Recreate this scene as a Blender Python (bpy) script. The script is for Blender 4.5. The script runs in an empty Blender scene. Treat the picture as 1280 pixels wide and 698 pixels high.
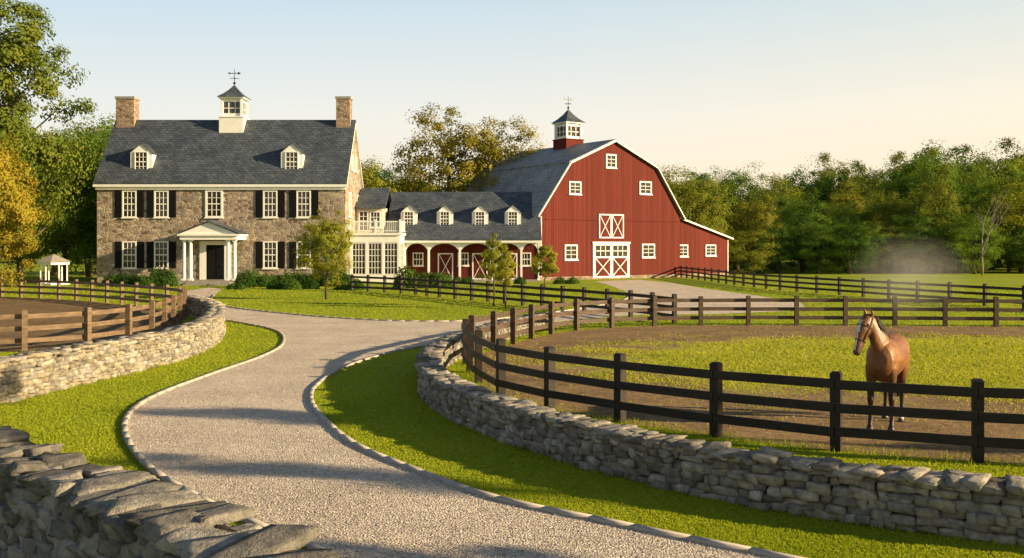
import bpy, bmesh, math, random
import numpy as np
from mathutils import Vector, Matrix
random.seed(7)
scene=bpy.context.scene; col=scene.collection
FL=1244.4; CH=3.0; HV=308.0
def P(u,v):
    Y=FL*CH/(v-HV); return ((u-640)*Y/FL, Y)
def PP(l): return [P(u,v) for u,v in l]
# ------------------------------------------------------------ node helpers
def newmat(name):
    m=bpy.data.materials.new(name); m.use_nodes=True; nt=m.node_tree; nt.nodes.clear()
    out=nt.nodes.new('ShaderNodeOutputMaterial'); return m,nt,out
def N(nt,t,**k):
    n=nt.nodes.new(t)
    for a,b in k.items():
        if a.startswith('i_'): n.inputs[a[2:].replace('_',' ')].default_value=b
        else: setattr(n,a,b)
    return n
def L(nt,a,b): nt.links.new(a,b)
def coords(nt,sc=(1,1,1),kind='Object'):
    tc=N(nt,'ShaderNodeTexCoord'); mp=N(nt,'ShaderNodeMapping'); mp.inputs['Scale'].default_value=sc
    L(nt,tc.outputs[kind],mp.inputs['Vector']); return mp.outputs['Vector']
def noise(nt,vec,scale,detail=4,rough=.55):
    n=N(nt,'ShaderNodeTexNoise'); n.inputs['Scale'].default_value=scale; n.inputs['Detail'].default_value=detail; n.inputs['Roughness'].default_value=rough
    if vec is not None: L(nt,vec,n.inputs['Vector'])
    return n.outputs['Fac']
def ramp(nt,fac,stops):
    r=N(nt,'ShaderNodeValToRGB'); e=r.color_ramp.elements
    while len(e)<len(stops): e.new(.5)
    for i,(p,c) in enumerate(stops):
        e[i].position=p; e[i].color=(c[0],c[1],c[2],1)
    L(nt,fac,r.inputs['Fac']); return r.outputs['Color']
def mix(nt,a,b,fac,mode='MIX'):
    m=N(nt,'ShaderNodeMix',data_type='RGBA',blend_type=mode)
    if isinstance(fac,(int,float)): m.inputs[0].default_value=fac
    else: L(nt,fac,m.inputs[0])
    for s,i in ((a,6),(b,7)):
        if isinstance(s,tuple): m.inputs[i].default_value=(s[0],s[1],s[2],1)
        else: L(nt,s,m.inputs[i])
    return m.outputs[2]
def math_(nt,op,a,b=None):
    m=N(nt,'ShaderNodeMath',operation=op)
    for i,s in enumerate((a,b)):
        if s is None: continue
        if isinstance(s,(int,float)): m.inputs[i].default_value=s
        else: L(nt,s,m.inputs[i])
    return m.outputs[0]
def bump(nt,h,strength,dist):
    b=N(nt,'ShaderNodeBump'); b.inputs['Strength'].default_value=strength; b.inputs['Distance'].default_value=dist
    L(nt,h,b.inputs['Height']); return b.outputs['Normal']
def pbsdf(nt,out,colr,rough=.7,normal=None,spec=.3):
    p=N(nt,'ShaderNodeBsdfPrincipled')
    if isinstance(colr,tuple): p.inputs['Base Color'].default_value=(colr[0],colr[1],colr[2],1)
    else: L(nt,colr,p.inputs['Base Color'])
    p.inputs['Roughness'].default_value=rough; p.inputs['Specular IOR Level'].default_value=spec
    if normal is not None: L(nt,normal,p.inputs['Normal'])
    L(nt,p.outputs[0],out.inputs[0]); return p
def simple(name,c,rough=.7,var=.25,scale=3,bs=.2,bd=.01,spec=.3,sc=(1,1,1)):
    m,nt,out=newmat(name); v=coords(nt,sc)
    n=noise(nt,v,scale,5,.6)
    a=tuple(x*(1-var) for x in c); b=tuple(x*(1+var) for x in c)
    cc=ramp(nt,n,[(.3,a),(.7,b)]); n2=noise(nt,v,scale*6,3)
    pbsdf(nt,out,cc,rough,bump(nt,n2,bs,bd),spec); return m
M={}
M['white']=simple('white_paint',(.8,.79,.76),.5,.06,2,.1)
M['black']=simple('black_paint',(.009,.009,.011),.6,.2,3,spec=.1)
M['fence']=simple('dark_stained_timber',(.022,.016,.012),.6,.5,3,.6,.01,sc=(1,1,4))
M['fencemid']=simple('sunlit_toned_dark_timber',(.085,.058,.038),.65,.5,3,.6,.01,sc=(1,1,4))  # dark fence timber with low sunlight mixed into its base colour
M['fencetan']=simple('sunlit_tan_timber',(.17,.115,.07),.7,.45,3,.6,.01,sc=(1,1,4))  # fence timber turned tan: the sun on the rails is put into the colour
M['bark']=simple('bark',(.1,.075,.05),.9,.35,4,.8,.05,sc=(1,1,.3))
M['palebark']=simple('pale_bark',(.3,.26,.2),.9,.25,4,.5,.03)
M['iron']=simple('dark_metal',(.03,.03,.03),.4)
M['slabstone']=simple('step_stone',(.3,.28,.25),.8,.25,3,.5,.02)
def glass_mat():
    m,nt,out=newmat('window_glass'); v=coords(nt,kind='Object'); n=noise(nt,v,1.3,2)
    c=ramp(nt,n,[(.35,(.012,.014,.017)),(.7,(.07,.06,.045))])
    b=bump(nt,noise(nt,v,1.1,1),.12,.05)
    pbsdf(nt,out,c,.06,b,.5); return m
M['glass']=glass_mat()
def roof_mat(name,axis,c1,c2):
    m,nt,out=newmat(name); tc=N(nt,'ShaderNodeTexCoord'); s=N(nt,'ShaderNodeSeparateXYZ'); L(nt,tc.outputs['Object'],s.inputs[0])
    cb=N(nt,'ShaderNodeCombineXYZ'); L(nt,s.outputs[axis],cb.inputs[0]); L(nt,s.outputs['Z'],cb.inputs[1])
    br=N(nt,'ShaderNodeTexBrick'); L(nt,cb.outputs[0],br.inputs['Vector'])
    br.inputs['Scale'].default_value=1; br.inputs['Brick Width'].default_value=.42; br.inputs['Row Height'].default_value=.2
    br.inputs['Mortar Size'].default_value=.018; br.inputs['Bias'].default_value=0
    br.inputs['Color1'].default_value=(*c1,1); br.inputs['Color2'].default_value=(*c2,1); br.inputs['Mortar'].default_value=(c1[0]*.4,c1[1]*.4,c1[2]*.4,1)
    n=noise(nt,tc.outputs['Object'],.7,5,.65); n2=noise(nt,tc.outputs['Object'],6,3,.6)
    c=mix(nt,br.outputs['Color'],ramp(nt,n,[(.3,(.65,.65,.67)),(.75,(1.3,1.25,1.15))]),1.0,'MULTIPLY')
    c=mix(nt,c,ramp(nt,n2,[(.3,(.65,.65,.65)),(.75,(1.35,1.35,1.35))]),1.0,'MULTIPLY')
    pbsdf(nt,out,c,.55,bump(nt,br.outputs['Fac'],-.6,.02),.4); return m
M['slate']=roof_mat('slate_roof','X',(.06,.078,.105),(.1,.122,.155))
M['barnroof']=roof_mat('barn_shingle_roof','Y',(.22,.26,.3),(.31,.35,.39))
def fieldstone(name,sc,cols,mortar):
    m,nt,out=newmat(name); v=coords(nt,(sc,sc,sc*1.7))
    nn=N(nt,'ShaderNodeTexNoise'); nn.inputs['Scale'].default_value=.8; L(nt,v,nn.inputs['Vector'])
    vv=N(nt,'ShaderNodeVectorMath',operation='MULTIPLY_ADD'); L(nt,nn.outputs['Color'],vv.inputs[0]); vv.inputs[1].default_value=(.5,.5,.5); L(nt,v,vv.inputs[2])
    vo=N(nt,'ShaderNodeTexVoronoi'); vo.inputs['Scale'].default_value=1; L(nt,vv.outputs[0],vo.inputs['Vector'])
    ve=N(nt,'ShaderNodeTexVoronoi',feature='DISTANCE_TO_EDGE'); ve.inputs['Scale'].default_value=1; L(nt,vv.outputs[0],ve.inputs['Vector'])
    s=N(nt,'ShaderNodeSeparateColor'); L(nt,vo.outputs['Color'],s.inputs[0])
    c=ramp(nt,s.outputs[0],cols)
    c=mix(nt,c,ramp(nt,noise(nt,v,4,4),[(.3,(.75,.75,.75)),(.7,(1.25,1.25,1.25))]),1.0,'MULTIPLY')
    e=ramp(nt,ve.outputs['Distance'],[(.03,(0,0,0)),(.1,(1,1,1))])
    c=mix(nt,mortar,c,e)
    pbsdf(nt,out,c,.85,bump(nt,e,.7,.04),.2); return m
M['housestone']=fieldstone('fieldstone_wall',2.5,[(0,(.12,.085,.065)),(.25,(.25,.185,.135)),(.45,(.40,.32,.24)),(.6,(.2,.18,.165)),(.8,(.33,.27,.205)),(1,(.52,.43,.33))],(.36,.31,.25))
M['chimney']=fieldstone('chimney_masonry',3.0,[(0,(.15,.1,.07)),(.5,(.28,.2,.14)),(1,(.4,.31,.22))],(.3,.25,.2))
def siding(name,c):
    m,nt,out=newmat(name); tc=N(nt,'ShaderNodeTexCoord'); s=N(nt,'ShaderNodeSeparateXYZ'); L(nt,tc.outputs['Object'],s.inputs[0])
    lat=math_(nt,'ADD',s.outputs[0],s.outputs[1]); q=math_(nt,'MULTIPLY',lat,1/.28); fr=math_(nt,'FRACT',q); fl=math_(nt,'FLOOR',q)
    wn=N(nt,'ShaderNodeTexWhiteNoise',noise_dimensions='1D'); L(nt,fl,wn.inputs['W'])
    groove=ramp(nt,fr,[(.0,(.25,.25,.25)),(.1,(1,1,1)),(.92,(1,1,1)),(1,(.25,.25,.25))])
    tint=ramp(nt,wn.outputs[0],[(0,(.82,.82,.82)),(1,(1.15,1.15,1.15))])
    v=coords(nt,(2,2,.35)); n=noise(nt,v,1.5,6,.65)
    cc=mix(nt,tuple(x*.75 for x in c),tuple(x*1.25 for x in c),n)
    cc=mix(nt,cc,tint,1.,'MULTIPLY'); cc=mix(nt,cc,groove,.75,'MULTIPLY')
    pbsdf(nt,out,cc,.75,bump(nt,groove,.5,.03),.1); return m
M['red']=siding('red_barn_siding',(.13,.025,.018))
M['redwing']=siding('red_stable_siding',(.12,.026,.02))
M['cream']=simple('cream_clapboard',(.6,.52,.38),.7,.1,2)
def leaf_mat(name,dark,mid,light,transl=.35,nsc=.45):
    m,nt,out=newmat(name); v=coords(nt)
    n=noise(nt,v,nsc,3); n2=noise(nt,v,9,2)
    oi=N(nt,'ShaderNodeObjectInfo')
    f=math_(nt,'ADD',math_(nt,'MULTIPLY',n,.75),math_(nt,'MULTIPLY',n2,.25))
    f=math_(nt,'ADD',f,math_(nt,'MULTIPLY',math_(nt,'SUBTRACT',oi.outputs['Random'],.5),.3))
    c=ramp(nt,f,[(.3,dark),(.5,mid),(.72,light)])
    d=N(nt,'ShaderNodeBsdfDiffuse'); L(nt,c,d.inputs[0]); t=N(nt,'ShaderNodeBsdfTranslucent'); L(nt,mix(nt,c,(1.35,1.3,.6),1.,'MULTIPLY'),t.inputs[0])
    x=N(nt,'ShaderNodeMixShader'); x.inputs[0].default_value=transl; L(nt,d.outputs[0],x.inputs[1]); L(nt,t.outputs[0],x.inputs[2]); L(nt,x.outputs[0],out.inputs[0]); return m
M['leafA']=leaf_mat('green_foliage',(.05,.11,.022),(.11,.195,.034),(.22,.29,.045),.42)
M['leafB']=leaf_mat('golden_green_foliage',(.15,.19,.028),(.27,.29,.04),(.42,.38,.055),.45)
M['leafC']=leaf_mat('olive_foliage',(.065,.11,.022),(.15,.195,.034),(.29,.28,.045),.42)
M['leafS']=leaf_mat('shrub_foliage',(.03,.07,.014),(.06,.12,.02),(.11,.17,.033),.25)
M['grassblade']=leaf_mat('grass_blades',(.20,.27,.018),(.29,.345,.025),(.38,.41,.035),.45,.25)
M['sunlitgrass']=leaf_mat('sunlit_paddock_grass',(.28,.32,.03),(.42,.41,.05),(.54,.48,.07),.4,.4)  # golden sunlight painted into the paddock blade colours
def grass_mat():
    m,nt,out=newmat('lawn'); v=coords(nt)
    c=ramp(nt,noise(nt,v,.12,4),[(.35,(.21,.28,.018)),(.65,(.30,.345,.028))])
    c=mix(nt,c,ramp(nt,noise(nt,v,14,4,.7),[(.3,(.8,.82,.75)),(.7,(1.18,1.16,1.1))]),1.,'MULTIPLY')
    pbsdf(nt,out,c,.9,bump(nt,noise(nt,v,22,3,.7),.5,.025),.1); return m
M['lawn']=grass_mat()
def gravel_mat():
    m,nt,out=newmat('gravel'); v=coords(nt)
    vo=N(nt,'ShaderNodeTexVoronoi'); vo.inputs['Scale'].default_value=40; L(nt,v,vo.inputs['Vector'])
    s=N(nt,'ShaderNodeSeparateColor'); L(nt,vo.outputs['Color'],s.inputs[0])
    c=ramp(nt,s.outputs[0],[(0,(.38,.32,.255)),(.4,(.58,.50,.41)),(.8,(.72,.63,.53)),(1,(.86,.78,.67))])
    c=mix(nt,c,ramp(nt,noise(nt,v,.6,5,.65),[(.3,(.8,.77,.73)),(.7,(1.1,1.08,1.05))]),1.,'MULTIPLY')
    h=math_(nt,'ADD',math_(nt,'MULTIPLY',vo.outputs['Distance'],-1.0),math_(nt,'MULTIPLY',noise(nt,v,5,5,.7),1.2))
    pbsdf(nt,out,c,.9,bump(nt,h,.7,.02),.2); return m
M['gravel']=gravel_mat()
ECX,ECY,ERX,ERY=14.0,26.0,13.0,7.4
def dirt_mat(name,green=True,k=1.):
    m,nt,out=newmat(name); v=coords(nt)
    d=ramp(nt,noise(nt,v,6,6,.7),[(.3,(.14*k,.09*k,.045*k)),(.7,(.36*k,.25*k,.135*k))])
    d=mix(nt,d,ramp(nt,noise(nt,v,.8,4,.6),[(.3,(.75,.75,.75)),(.7,(1.2,1.2,1.2))]),1.,'MULTIPLY')
    if green:
        tc=N(nt,'ShaderNodeTexCoord'); mp=N(nt,'ShaderNodeMapping',vector_type='TEXTURE'); mp.inputs['Location'].default_value=(ECX,ECY,0); mp.inputs['Scale'].default_value=(ERX,ERY,1)
        L(nt,tc.outputs['Object'],mp.inputs[0]); ln=N(nt,'ShaderNodeVectorMath',operation='LENGTH'); L(nt,mp.outputs[0],ln.inputs[0])
        q=math_(nt,'ADD',ln.outputs['Value'],math_(nt,'MULTIPLY',math_(nt,'SUBTRACT',noise(nt,v,.7,6,.75),.5),1.1))
        g=ramp(nt,noise(nt,v,12,4,.7),[(.3,(.28,.31,.03)),(.7,(.44,.42,.06))])
        f=ramp(nt,q,[(.82,(1,1,1)),(1.08,(0,0,0))]); d=mix(nt,d,g,f)
    pbsdf(nt,out,d,.95,bump(nt,noise(nt,v,7,6,.75),.9,.07),.1); return m
# ------------------------------------------------------------ object helpers
def finish(o,name=None,parent=None,loc=(0,0,0),rotz=0):
    o.location=loc; o.rotation_euler=(0,0,rotz)
    if parent: o.parent=parent
    col.objects.link(o); return o
def top(name,label,cat,loc=(0,0,0),rotz=0,group=None):
    o=bpy.data.objects.new(name,None); finish(o,loc=loc,rotz=rotz); o.empty_display_size=.3
    o['label']=label; o['category']=cat
    if group: o['group']=group
    return o
class MB:
    def __init__(s): s.v=[];s.f=[];s.m=[]
    def addv(s,pts): b=len(s.v); s.v+= [tuple(p) for p in pts]; return b
    def box(s,x0,x1,y0,y1,z0,z1,m=0):
        b=s.addv([(x0,y0,z0),(x1,y0,z0),(x1,y1,z0),(x0,y1,z0),(x0,y0,z1),(x1,y0,z1),(x1,y1,z1),(x0,y1,z1)])
        for f in ((0,3,2,1),(4,5,6,7),(0,1,5,4),(1,2,6,5),(2,3,7,6),(3,0,4,7)): s.f.append([b+i for i in f]); s.m.append(m)
        return s
    def prism(s,prof,axis,lo,hi,m=0):
        n=len(prof)
        def mk(a,b,t): return {'y':(a,t,b),'x':(t,a,b),'z':(a,b,t)}[axis]
        b=s.addv([mk(a,c,lo) for a,c in prof]+[mk(a,c,hi) for a,c in prof])
        s.f.append([b+i for i in range(n)]); s.f.append([b+n+i for i in reversed(range(n))]); s.m+=[m,m]
        for i in range(n):
            j=(i+1)%n; s.f.append([b+i,b+j,b+n+j,b+n+i]); s.m.append(m)
        return s
    def frustum(s,x,y,z0,z1,a0,a1,m=0,n=4,ph=math.pi/4):
        r0=a0/math.cos(math.pi/n);r1=a1/math.cos(math.pi/n)
        pts=[(x+r0*math.cos(ph+2*math.pi*i/n),y+r0*math.sin(ph+2*math.pi*i/n),z0) for i in range(n)]+[(x+r1*math.cos(ph+2*math.pi*i/n),y+r1*math.sin(ph+2*math.pi*i/n),z1) for i in range(n)]
        b=s.addv(pts); s.f.append([b+i for i in reversed(range(n))]); s.f.append([b+n+i for i in range(n)]); s.m+=[m,m]
        for i in range(n):
            j=(i+1)%n; s.f.append([b+i,b+j,b+n+j,b+n+i]); s.m.append(m)
        return s
    def tube(s,pts,rad,n=8,m=0,lat=None,rad2=None):
        pts=[Vector(p) for p in pts]; b=len(s.v); K=len(pts)
        for i,p in enumerate(pts):
            t=(pts[min(i+1,K-1)]-pts[max(i-1,0)]).normalized()
            if lat is not None:
                sd=Vector(lat[i] if isinstance(lat[0],(tuple,Vector,list)) else lat)
            else: sd=Vector((1,0,0)) if abs(t.x)<.8 else Vector((0,1,0))
            sd=(sd-t*sd.dot(t)).normalized(); up=t.cross(sd)
            ra=rad[i]; rb=(rad2 or rad)[i]
            for k in range(n):
                a=2*math.pi*k/n; s.v.append(tuple(p+up*ra*math.cos(a)+sd*rb*math.sin(a)))
        for i in range(K-1):
            for k in range(n):
                k2=(k+1)%n; s.f.append([b+i*n+k,b+i*n+k2,b+(i+1)*n+k2,b+(i+1)*n+k]); s.m.append(m)
        s.f.append([b+k for k in reversed(range(n))]); s.f.append([b+(K-1)*n+k for k in range(n)]); s.m+=[m,m]
        return s
    def mesh(s,name,mats,smooth=False):
        me=bpy.data.meshes.new(name); me.from_pydata(s.v,[],s.f)
        for mm in mats: me.materials.append(mm)
        me.polygons.foreach_set('material_index',s.m)
        bm=bmesh.new(); bm.from_mesh(me); bmesh.ops.recalc_face_normals(bm,faces=bm.faces); bm.to_mesh(me); bm.free()
        if smooth: me.polygons.foreach_set('use_smooth',[True]*len(me.polygons))
        return me
    def make(s,name,mats,parent=None,loc=(0,0,0),rotz=0,smooth=False):
        if not isinstance(mats,list): mats=[mats]
        return finish(bpy.data.objects.new(name,s.mesh(name,mats,smooth)),parent=parent,loc=loc,rotz=rotz)
def npmesh(name,V,F,mats,tint=None,smooth=False):
    me=bpy.data.meshes.new(name); V=np.ascontiguousarray(V,dtype=np.float32).reshape(-1,3); k=F.shape[1]
    me.vertices.add(len(V)); me.vertices.foreach_set('co',V.ravel())
    me.loops.add(F.size); me.loops.foreach_set('vertex_index',F.astype(np.int32).ravel())
    me.polygons.add(len(F)); me.polygons.foreach_set('loop_start',np.arange(0,F.size,k,dtype=np.int32)); 
    me.update(calc_edges=True)
    for m in mats: me.materials.append(m)
    if smooth: me.polygons.foreach_set('use_smooth',np.ones(len(F),dtype=bool))
    if tint is not None:
        a=me.attributes.new('tint','FLOAT_COLOR','POINT'); c=np.ones((len(V),4),dtype=np.float32); c[:,:3]=tint; a.data.foreach_set('color',c.ravel())
    me.validate(); return me
def catmull(pts,n=8,closed=False):
    pts=[np.array(p,float) for p in pts]; out=[]; K=len(pts)
    for i in range(K if closed else K-1):
        if closed: p0,p1,p2,p3=pts[i-1],pts[i],pts[(i+1)%K],pts[(i+2)%K]
        else: p0,p1,p2,p3=pts[max(i-1,0)],pts[i],pts[i+1],pts[min(i+2,K-1)]
        for j in range(n):
            t=j/n; out.append(.5*((2*p1)+(-p0+p2)*t+(2*p0-5*p1+4*p2-p3)*t*t+(-p0+3*p1-3*p2+p3)*t**3))
    if not closed: out.append(pts[-1])
    return np.array(out)
class Path:
    def __init__(s,pts):
        s.p=np.array(pts,float); d=np.linalg.norm(np.diff(s.p,axis=0),axis=1); s.c=np.concatenate([[0],np.cumsum(d)]); s.L=s.c[-1]
    def at(s,t):
        t=min(max(t,0),s.L-1e-6); i=int(np.searchsorted(s.c,t,side='right')-1); i=min(i,len(s.p)-2)
        d=s.p[i+1]-s.p[i]; l=np.linalg.norm(d); q=s.p[i]+d*(t-s.c[i])/l; return q,d/l
def inpoly(x,y,poly):
    r=np.zeros(len(x),bool); n=len(poly); j=n-1
    for i in range(n):
        xi,yi=poly[i]; xj,yj=poly[j]
        c=((yi>y)!=(yj>y))&(x<(xj-xi)*(y-yi)/(yj-yi+1e-12)+xi); r^=c; j=i
    return r
def sheet(name,poly,z,mat):
    bm=bmesh.new(); vs=[bm.verts.new((p[0],p[1],z)) for p in poly]; f=bm.faces.new(vs); bm.normal_update()
    if f.normal.z<0: f.normal_flip()
    bmesh.ops.triangulate(bm,faces=[f]); me=bpy.data.meshes.new(name); bm.to_mesh(me); bm.free(); me.materials.append(mat)
    o=finish(bpy.data.objects.new(name,me)); o['kind']='structure'; return o
# ------------------------------------------------------------ ground
bm=MB(); bm.v=[(-2500,-300,0),(2500,-300,0),(2500,4000,0),(-2500,4000,0)]; bm.f=[[0,1,2,3]]; bm.m=[0]
g=bm.make('ground',M['lawn']); g['kind']='structure'
roadL=[(560,800),(470,740),(400,692),(350,670),(290,645),(225,612),(180,580),(157,545),(162,518),(195,495),(260,470),(330,445),(354,429),(345,414),(300,404),(258,397),(235,388),(226,376)]
roadR=[(540,432),(490,441),(430,460),(396,482),(389,500),(400,520),(440,555),(520,590),(620,625),(760,655),(880,680),(980,700),(1080,722),(1200,760)]
island=[(268,369),(264,376),(285,384),(340,391),(420,398),(500,402),(590,401.5),(650,396),(720,387),(775,377),(790,368)]
barnA=[(765,358),(745,352)]; barnB=[(800,350),(840,354),(880,361),(940,369),(1000,378),(1010,388)]
backf=[(900,393),(800,394),(720,400),(650,409),(600,420)]
cL=catmull(PP(roadL),6); cR=catmull(PP(roadR),6); cI=catmull(PP(island),6)
roadpoly=list(map(tuple,cL))+PP([(232,364),(262,359.5),(278,362)])+list(map(tuple,cI))+PP(barnA)+PP(barnB)+PP(backf)+list(map(tuple,cR))
sheet('driveway',roadpoly,.008,M['gravel'])
nearF=[(582,456),(595,477),(626,497),(687,512),(775,528),(895,546),(1045,564),(1222,578),(1420,590),(1640,600)]
farF=[(582,456),(586,448),(600,443),(620,437),(643,430),(672,422),(704,415.5),(741,411.5),(786,409),(843,407.5),(914,407),(980,407),(1100,407.5),(1290,409),(1500,410)]
cN=catmull(PP(nearF),8); cF=catmull(PP(farF),8)
padpoly=list(map(tuple,cN[::-1]))+list(map(tuple,cF[1:]))
M['dirt']=dirt_mat('paddock_turf_and_dirt')
sheet('paddock_ground',padpoly,.004,M['dirt'])
M['dirt2']=dirt_mat('bare_soil',False,.8)
leftpad=PP([(-300,370),(-300,444),(0,441),(77,437),(140,430),(184,422),(213,411),(230,400),(228,391),(200,386),(100,376),(0,371)])
sheet('side_paddock_ground',leftpad,.004,M['dirt2'])
# ------------------------------------------------------------ stones
def stone_mat():
    m,nt,out=newmat('dry_stone'); v=coords(nt); at=N(nt,'ShaderNodeAttribute',attribute_name='tint')
    c=mix(nt,at.outputs['Color'],ramp(nt,noise(nt,v,7,6,.7),[(.3,(.5,.5,.5)),(.7,(1.4,1.38,1.34))]),1.,'MULTIPLY')
    li=ramp(nt,noise(nt,v,2.2,5,.7),[(.6,(0,0,0)),(.7,(1,1,1))])
    c=mix(nt,c,(.17,.175,.14),math_(nt,'MULTIPLY',li,.35))
    h=math_(nt,'ADD',noise(nt,v,9,5,.7),math_(nt,'MULTIPLY',noise(nt,v,45,3,.7),.3))
    pbsdf(nt,out,c,.9,bump(nt,h,1.,.045),.12); return m
M['stone']=stone_mat()
M['kerbstone']=simple('pale_kerb_stone',(.42,.38,.33),.85,.15,5,.3,.01)
def cubegrid(n):
    idx={};V=[];F=[]
    def vid(p):
        if p not in idx: idx[p]=len(V); V.append([2*c/n-1 for c in p])
        return idx[p]
    for ax in range(3):
        for sd in (0,n):
            for i in range(n):
                for j in range(n):
                    q=[]
                    for a,b in ((i,j),(i+1,j),(i+1,j+1),(i,j+1)):
                        p=[0,0,0]; p[ax]=sd; p[(ax+1)%3]=a; p[(ax+2)%3]=b; q.append(vid(tuple(p)))
                    F.append(q if sd else q[::-1])
    return np.array(V),np.array(F)
def stones(name,lst,n,jit,rnd,seed,matl=None,rough=.03):
    r=np.random.default_rng(seed); T,F=cubegrid(n); S=len(lst)
    nr=np.linalg.norm(T,axis=1,keepdims=True); T2=T*(1-rnd)+T/nr*1.25*rnd
    cor=np.array([[x,y,z] for x in(-1,1) for y in(-1,1) for z in (-1,1)]); W=np.prod((1+T[:,None,:]*cor[None])/2,axis=2)
    A=np.array([[*s[0],*s[1],*s[2],*s[3]] for s in lst])
    off=r.uniform(-jit,jit,(S,8,3)); V=T2[None]+np.einsum('vc,scd->svd',W,off)+r.normal(0,rough,(S,len(T),3))
    V=V*A[:,None,3:6]
    yaw,tx,ty=A[:,6],A[:,7],A[:,8]
    x,y,z=V[...,0],V[...,1],V[...,2]
    c,s_=np.cos(tx)[:,None],np.sin(tx)[:,None]; y,z=y*c-z*s_,y*s_+z*c
    c,s_=np.cos(ty)[:,None],np.sin(ty)[:,None]; x,z=x*c+z*s_,-x*s_+z*c
    c,s_=np.cos(yaw)[:,None],np.sin(yaw)[:,None]; x,y=x*c-y*s_,x*s_+y*c
    V=np.stack([x,y,z],-1)+A[:,None,0:3]
    FF=(F[None]+(np.arange(S)*len(T))[:,None,None]).reshape(-1,4)
    tint=np.repeat(A[:,9:12],len(T),axis=0)
    return npmesh(name,V,FF,[matl or M['stone']],tint)
def stint(r,warm):
    b=r.uniform(.17,.4); w=r.uniform(0,1)*warm
    return (b*(1.03+.13*w),b*(1+.0*w),b*(.93-.2*w))
def sc_(t,k): return tuple(c*k for c in t)
def dry_wall(label,path,h,w,seed,n=3,warm=1.,lr=(.1,.29),chr_=(.06,.13),cap=(.13,.32),bright=1.,jit=.29,tilt=1.,half=.7,capth=(.045,.08),rough=.045,hv=.015,rnd=.16):
    r=random.Random(seed); lst=[]; pa=Path(path); z=0; capt=.065
    while z<h-capt-.03:
        ch=min(r.uniform(*chr_),h-capt-z+.02)
        for sd in (-1,1):
            s=r.uniform(-.2,0)
            while s<pa.L:
                l=r.uniform(*lr)*(1.3 if r.random()<.12 else 1); q,t=pa.at(s+l/2); d=r.uniform(.2,.3); nn=np.array([-t[1],t[0]])
                two=r.random()<.2 and ch>.1; fat=r.uniform(1.02,1.2)
                for k in range(2 if two else 1):
                    hh=ch/2 if two else ch
                    o=sd*(w/2-d/2+r.uniform(-.035,.035)-z*.06); tt=sc_(stint(r,warm),bright)
                    lst.append(((q[0]+nn[0]*o,q[1]+nn[1]*o,z+hh*(k+.5)+r.uniform(-.015,.015)),(l/2*1.02,d/2,hh/2*(1.06 if two else fat)),(math.atan2(t[1],t[0])+r.uniform(-.12,.12),r.uniform(-.08,.08),r.uniform(-.1,.1)),tt))
                s+=l*.98
        z+=ch
    s=0
    while s<pa.L:
        q,t=pa.at(s+.2); lst.append(((q[0],q[1],(h-capt)/2),(.24,w/2-.13,(h-capt)/2-.03),(math.atan2(t[1],t[0]),0,0),(.05,.042,.034))); s+=.4
    s=0
    while s<pa.L:
        l=r.uniform(*cap); q,t=pa.at(s+l/2); th=r.uniform(*capth); tt=sc_(stint(r,warm),1.0*bright); nn=np.array([-t[1],t[0]]); dz=r.uniform(-hv,hv)
        if r.random()<half:
            for sd in(-1,1):
                tt=sc_(tt,r.uniform(.85,1.15)); l2=l*r.uniform(.85,1.15)
                lst.append(((q[0]+nn[0]*w*.25*sd,q[1]+nn[1]*w*.25*sd,h-capt+th*.5+dz+r.uniform(-.01,.02)),(l2/2,w*r.uniform(.24,.31),th/2),(math.atan2(t[1],t[0])+r.uniform(-.35,.35)*tilt,r.uniform(-.12,.12)*tilt,r.uniform(-.14,.14)*tilt),tt))
        else:
            o=r.uniform(-.05,.05); lst.append(((q[0]+nn[0]*o,q[1]+nn[1]*o,h-capt+th*.5+dz),(l/2,w*r.uniform(.45,.56),th/2),(math.atan2(t[1],t[0])+r.uniform(-.25,.25)*tilt,r.uniform(-.08,.08)*tilt,r.uniform(-.12,.12)*tilt),tt))
        s+=l*.88
    o=finish(bpy.data.objects.new('stone_wall',stones('stone_wall',lst,n,jit,rnd,seed,rough=rough)))
    o['label']=label; o['category']='stone wall'; return o
wallA=catmull(PP([(-330,560),(-120,527),(0,503),(70,487),(135,471),(200,456),(248,439),(270,421),(266,405),(240,394)]),6)
dry_wall('sunlit curving dry stone wall edging the side paddock',wallA,.84,.5,11,2,1.1,bright=1.05)
wallR=catmull(PP([(680,411),(628,425),(582,442),(548,460),(537,480),(546,505),(590,530),(645,552),(722,577),(820,603),(920,624),(1020,642),(1120,656),(1230,671),(1400,690),(1650,712)]),6)
dry_wall('long curving grey dry stone wall below the paddock fence',wallR,.59,.46,12,3,.6,bright=.88)
wallB=catmull([(-11,17),(-8.6,14.2),(-6.3,11.35),(-4.6,9.55),(-3.1,8.1),(-2.0,6.95),(-1.1,5.95),(-.3,5.0)],6)
dry_wall('rough dark grey stone wall with jagged cap stones on grass',wallB,.96,.66,13,5,.2,lr=(.14,.38),chr_=(.07,.15),cap=(.16,.42),bright=.72,jit=.38,tilt=1.35,half=.8,capth=(.06,.12),rough=.04,hv=.035,rnd=.12)
def kerb(path,seed):
    r=random.Random(seed); pa=Path(path); s=0; lst=[]
    while s<pa.L:
        l=r.uniform(.5,.7); q,t=pa.at(s+l/2)
        lst.append(((q[0],q[1],.02),(l/2*1.01,.045,.03),(math.atan2(t[1],t[0]),0,0),(.4,.38,.34))); s+=l
    o=finish(bpy.data.objects.new('kerb',stones('kerb',lst,2,.02,.03,seed,M['kerbstone'],rough=.005))); o['kind']='structure'
kerb(cL,1);kerb(cR,2);kerb(cI,3)
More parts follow.
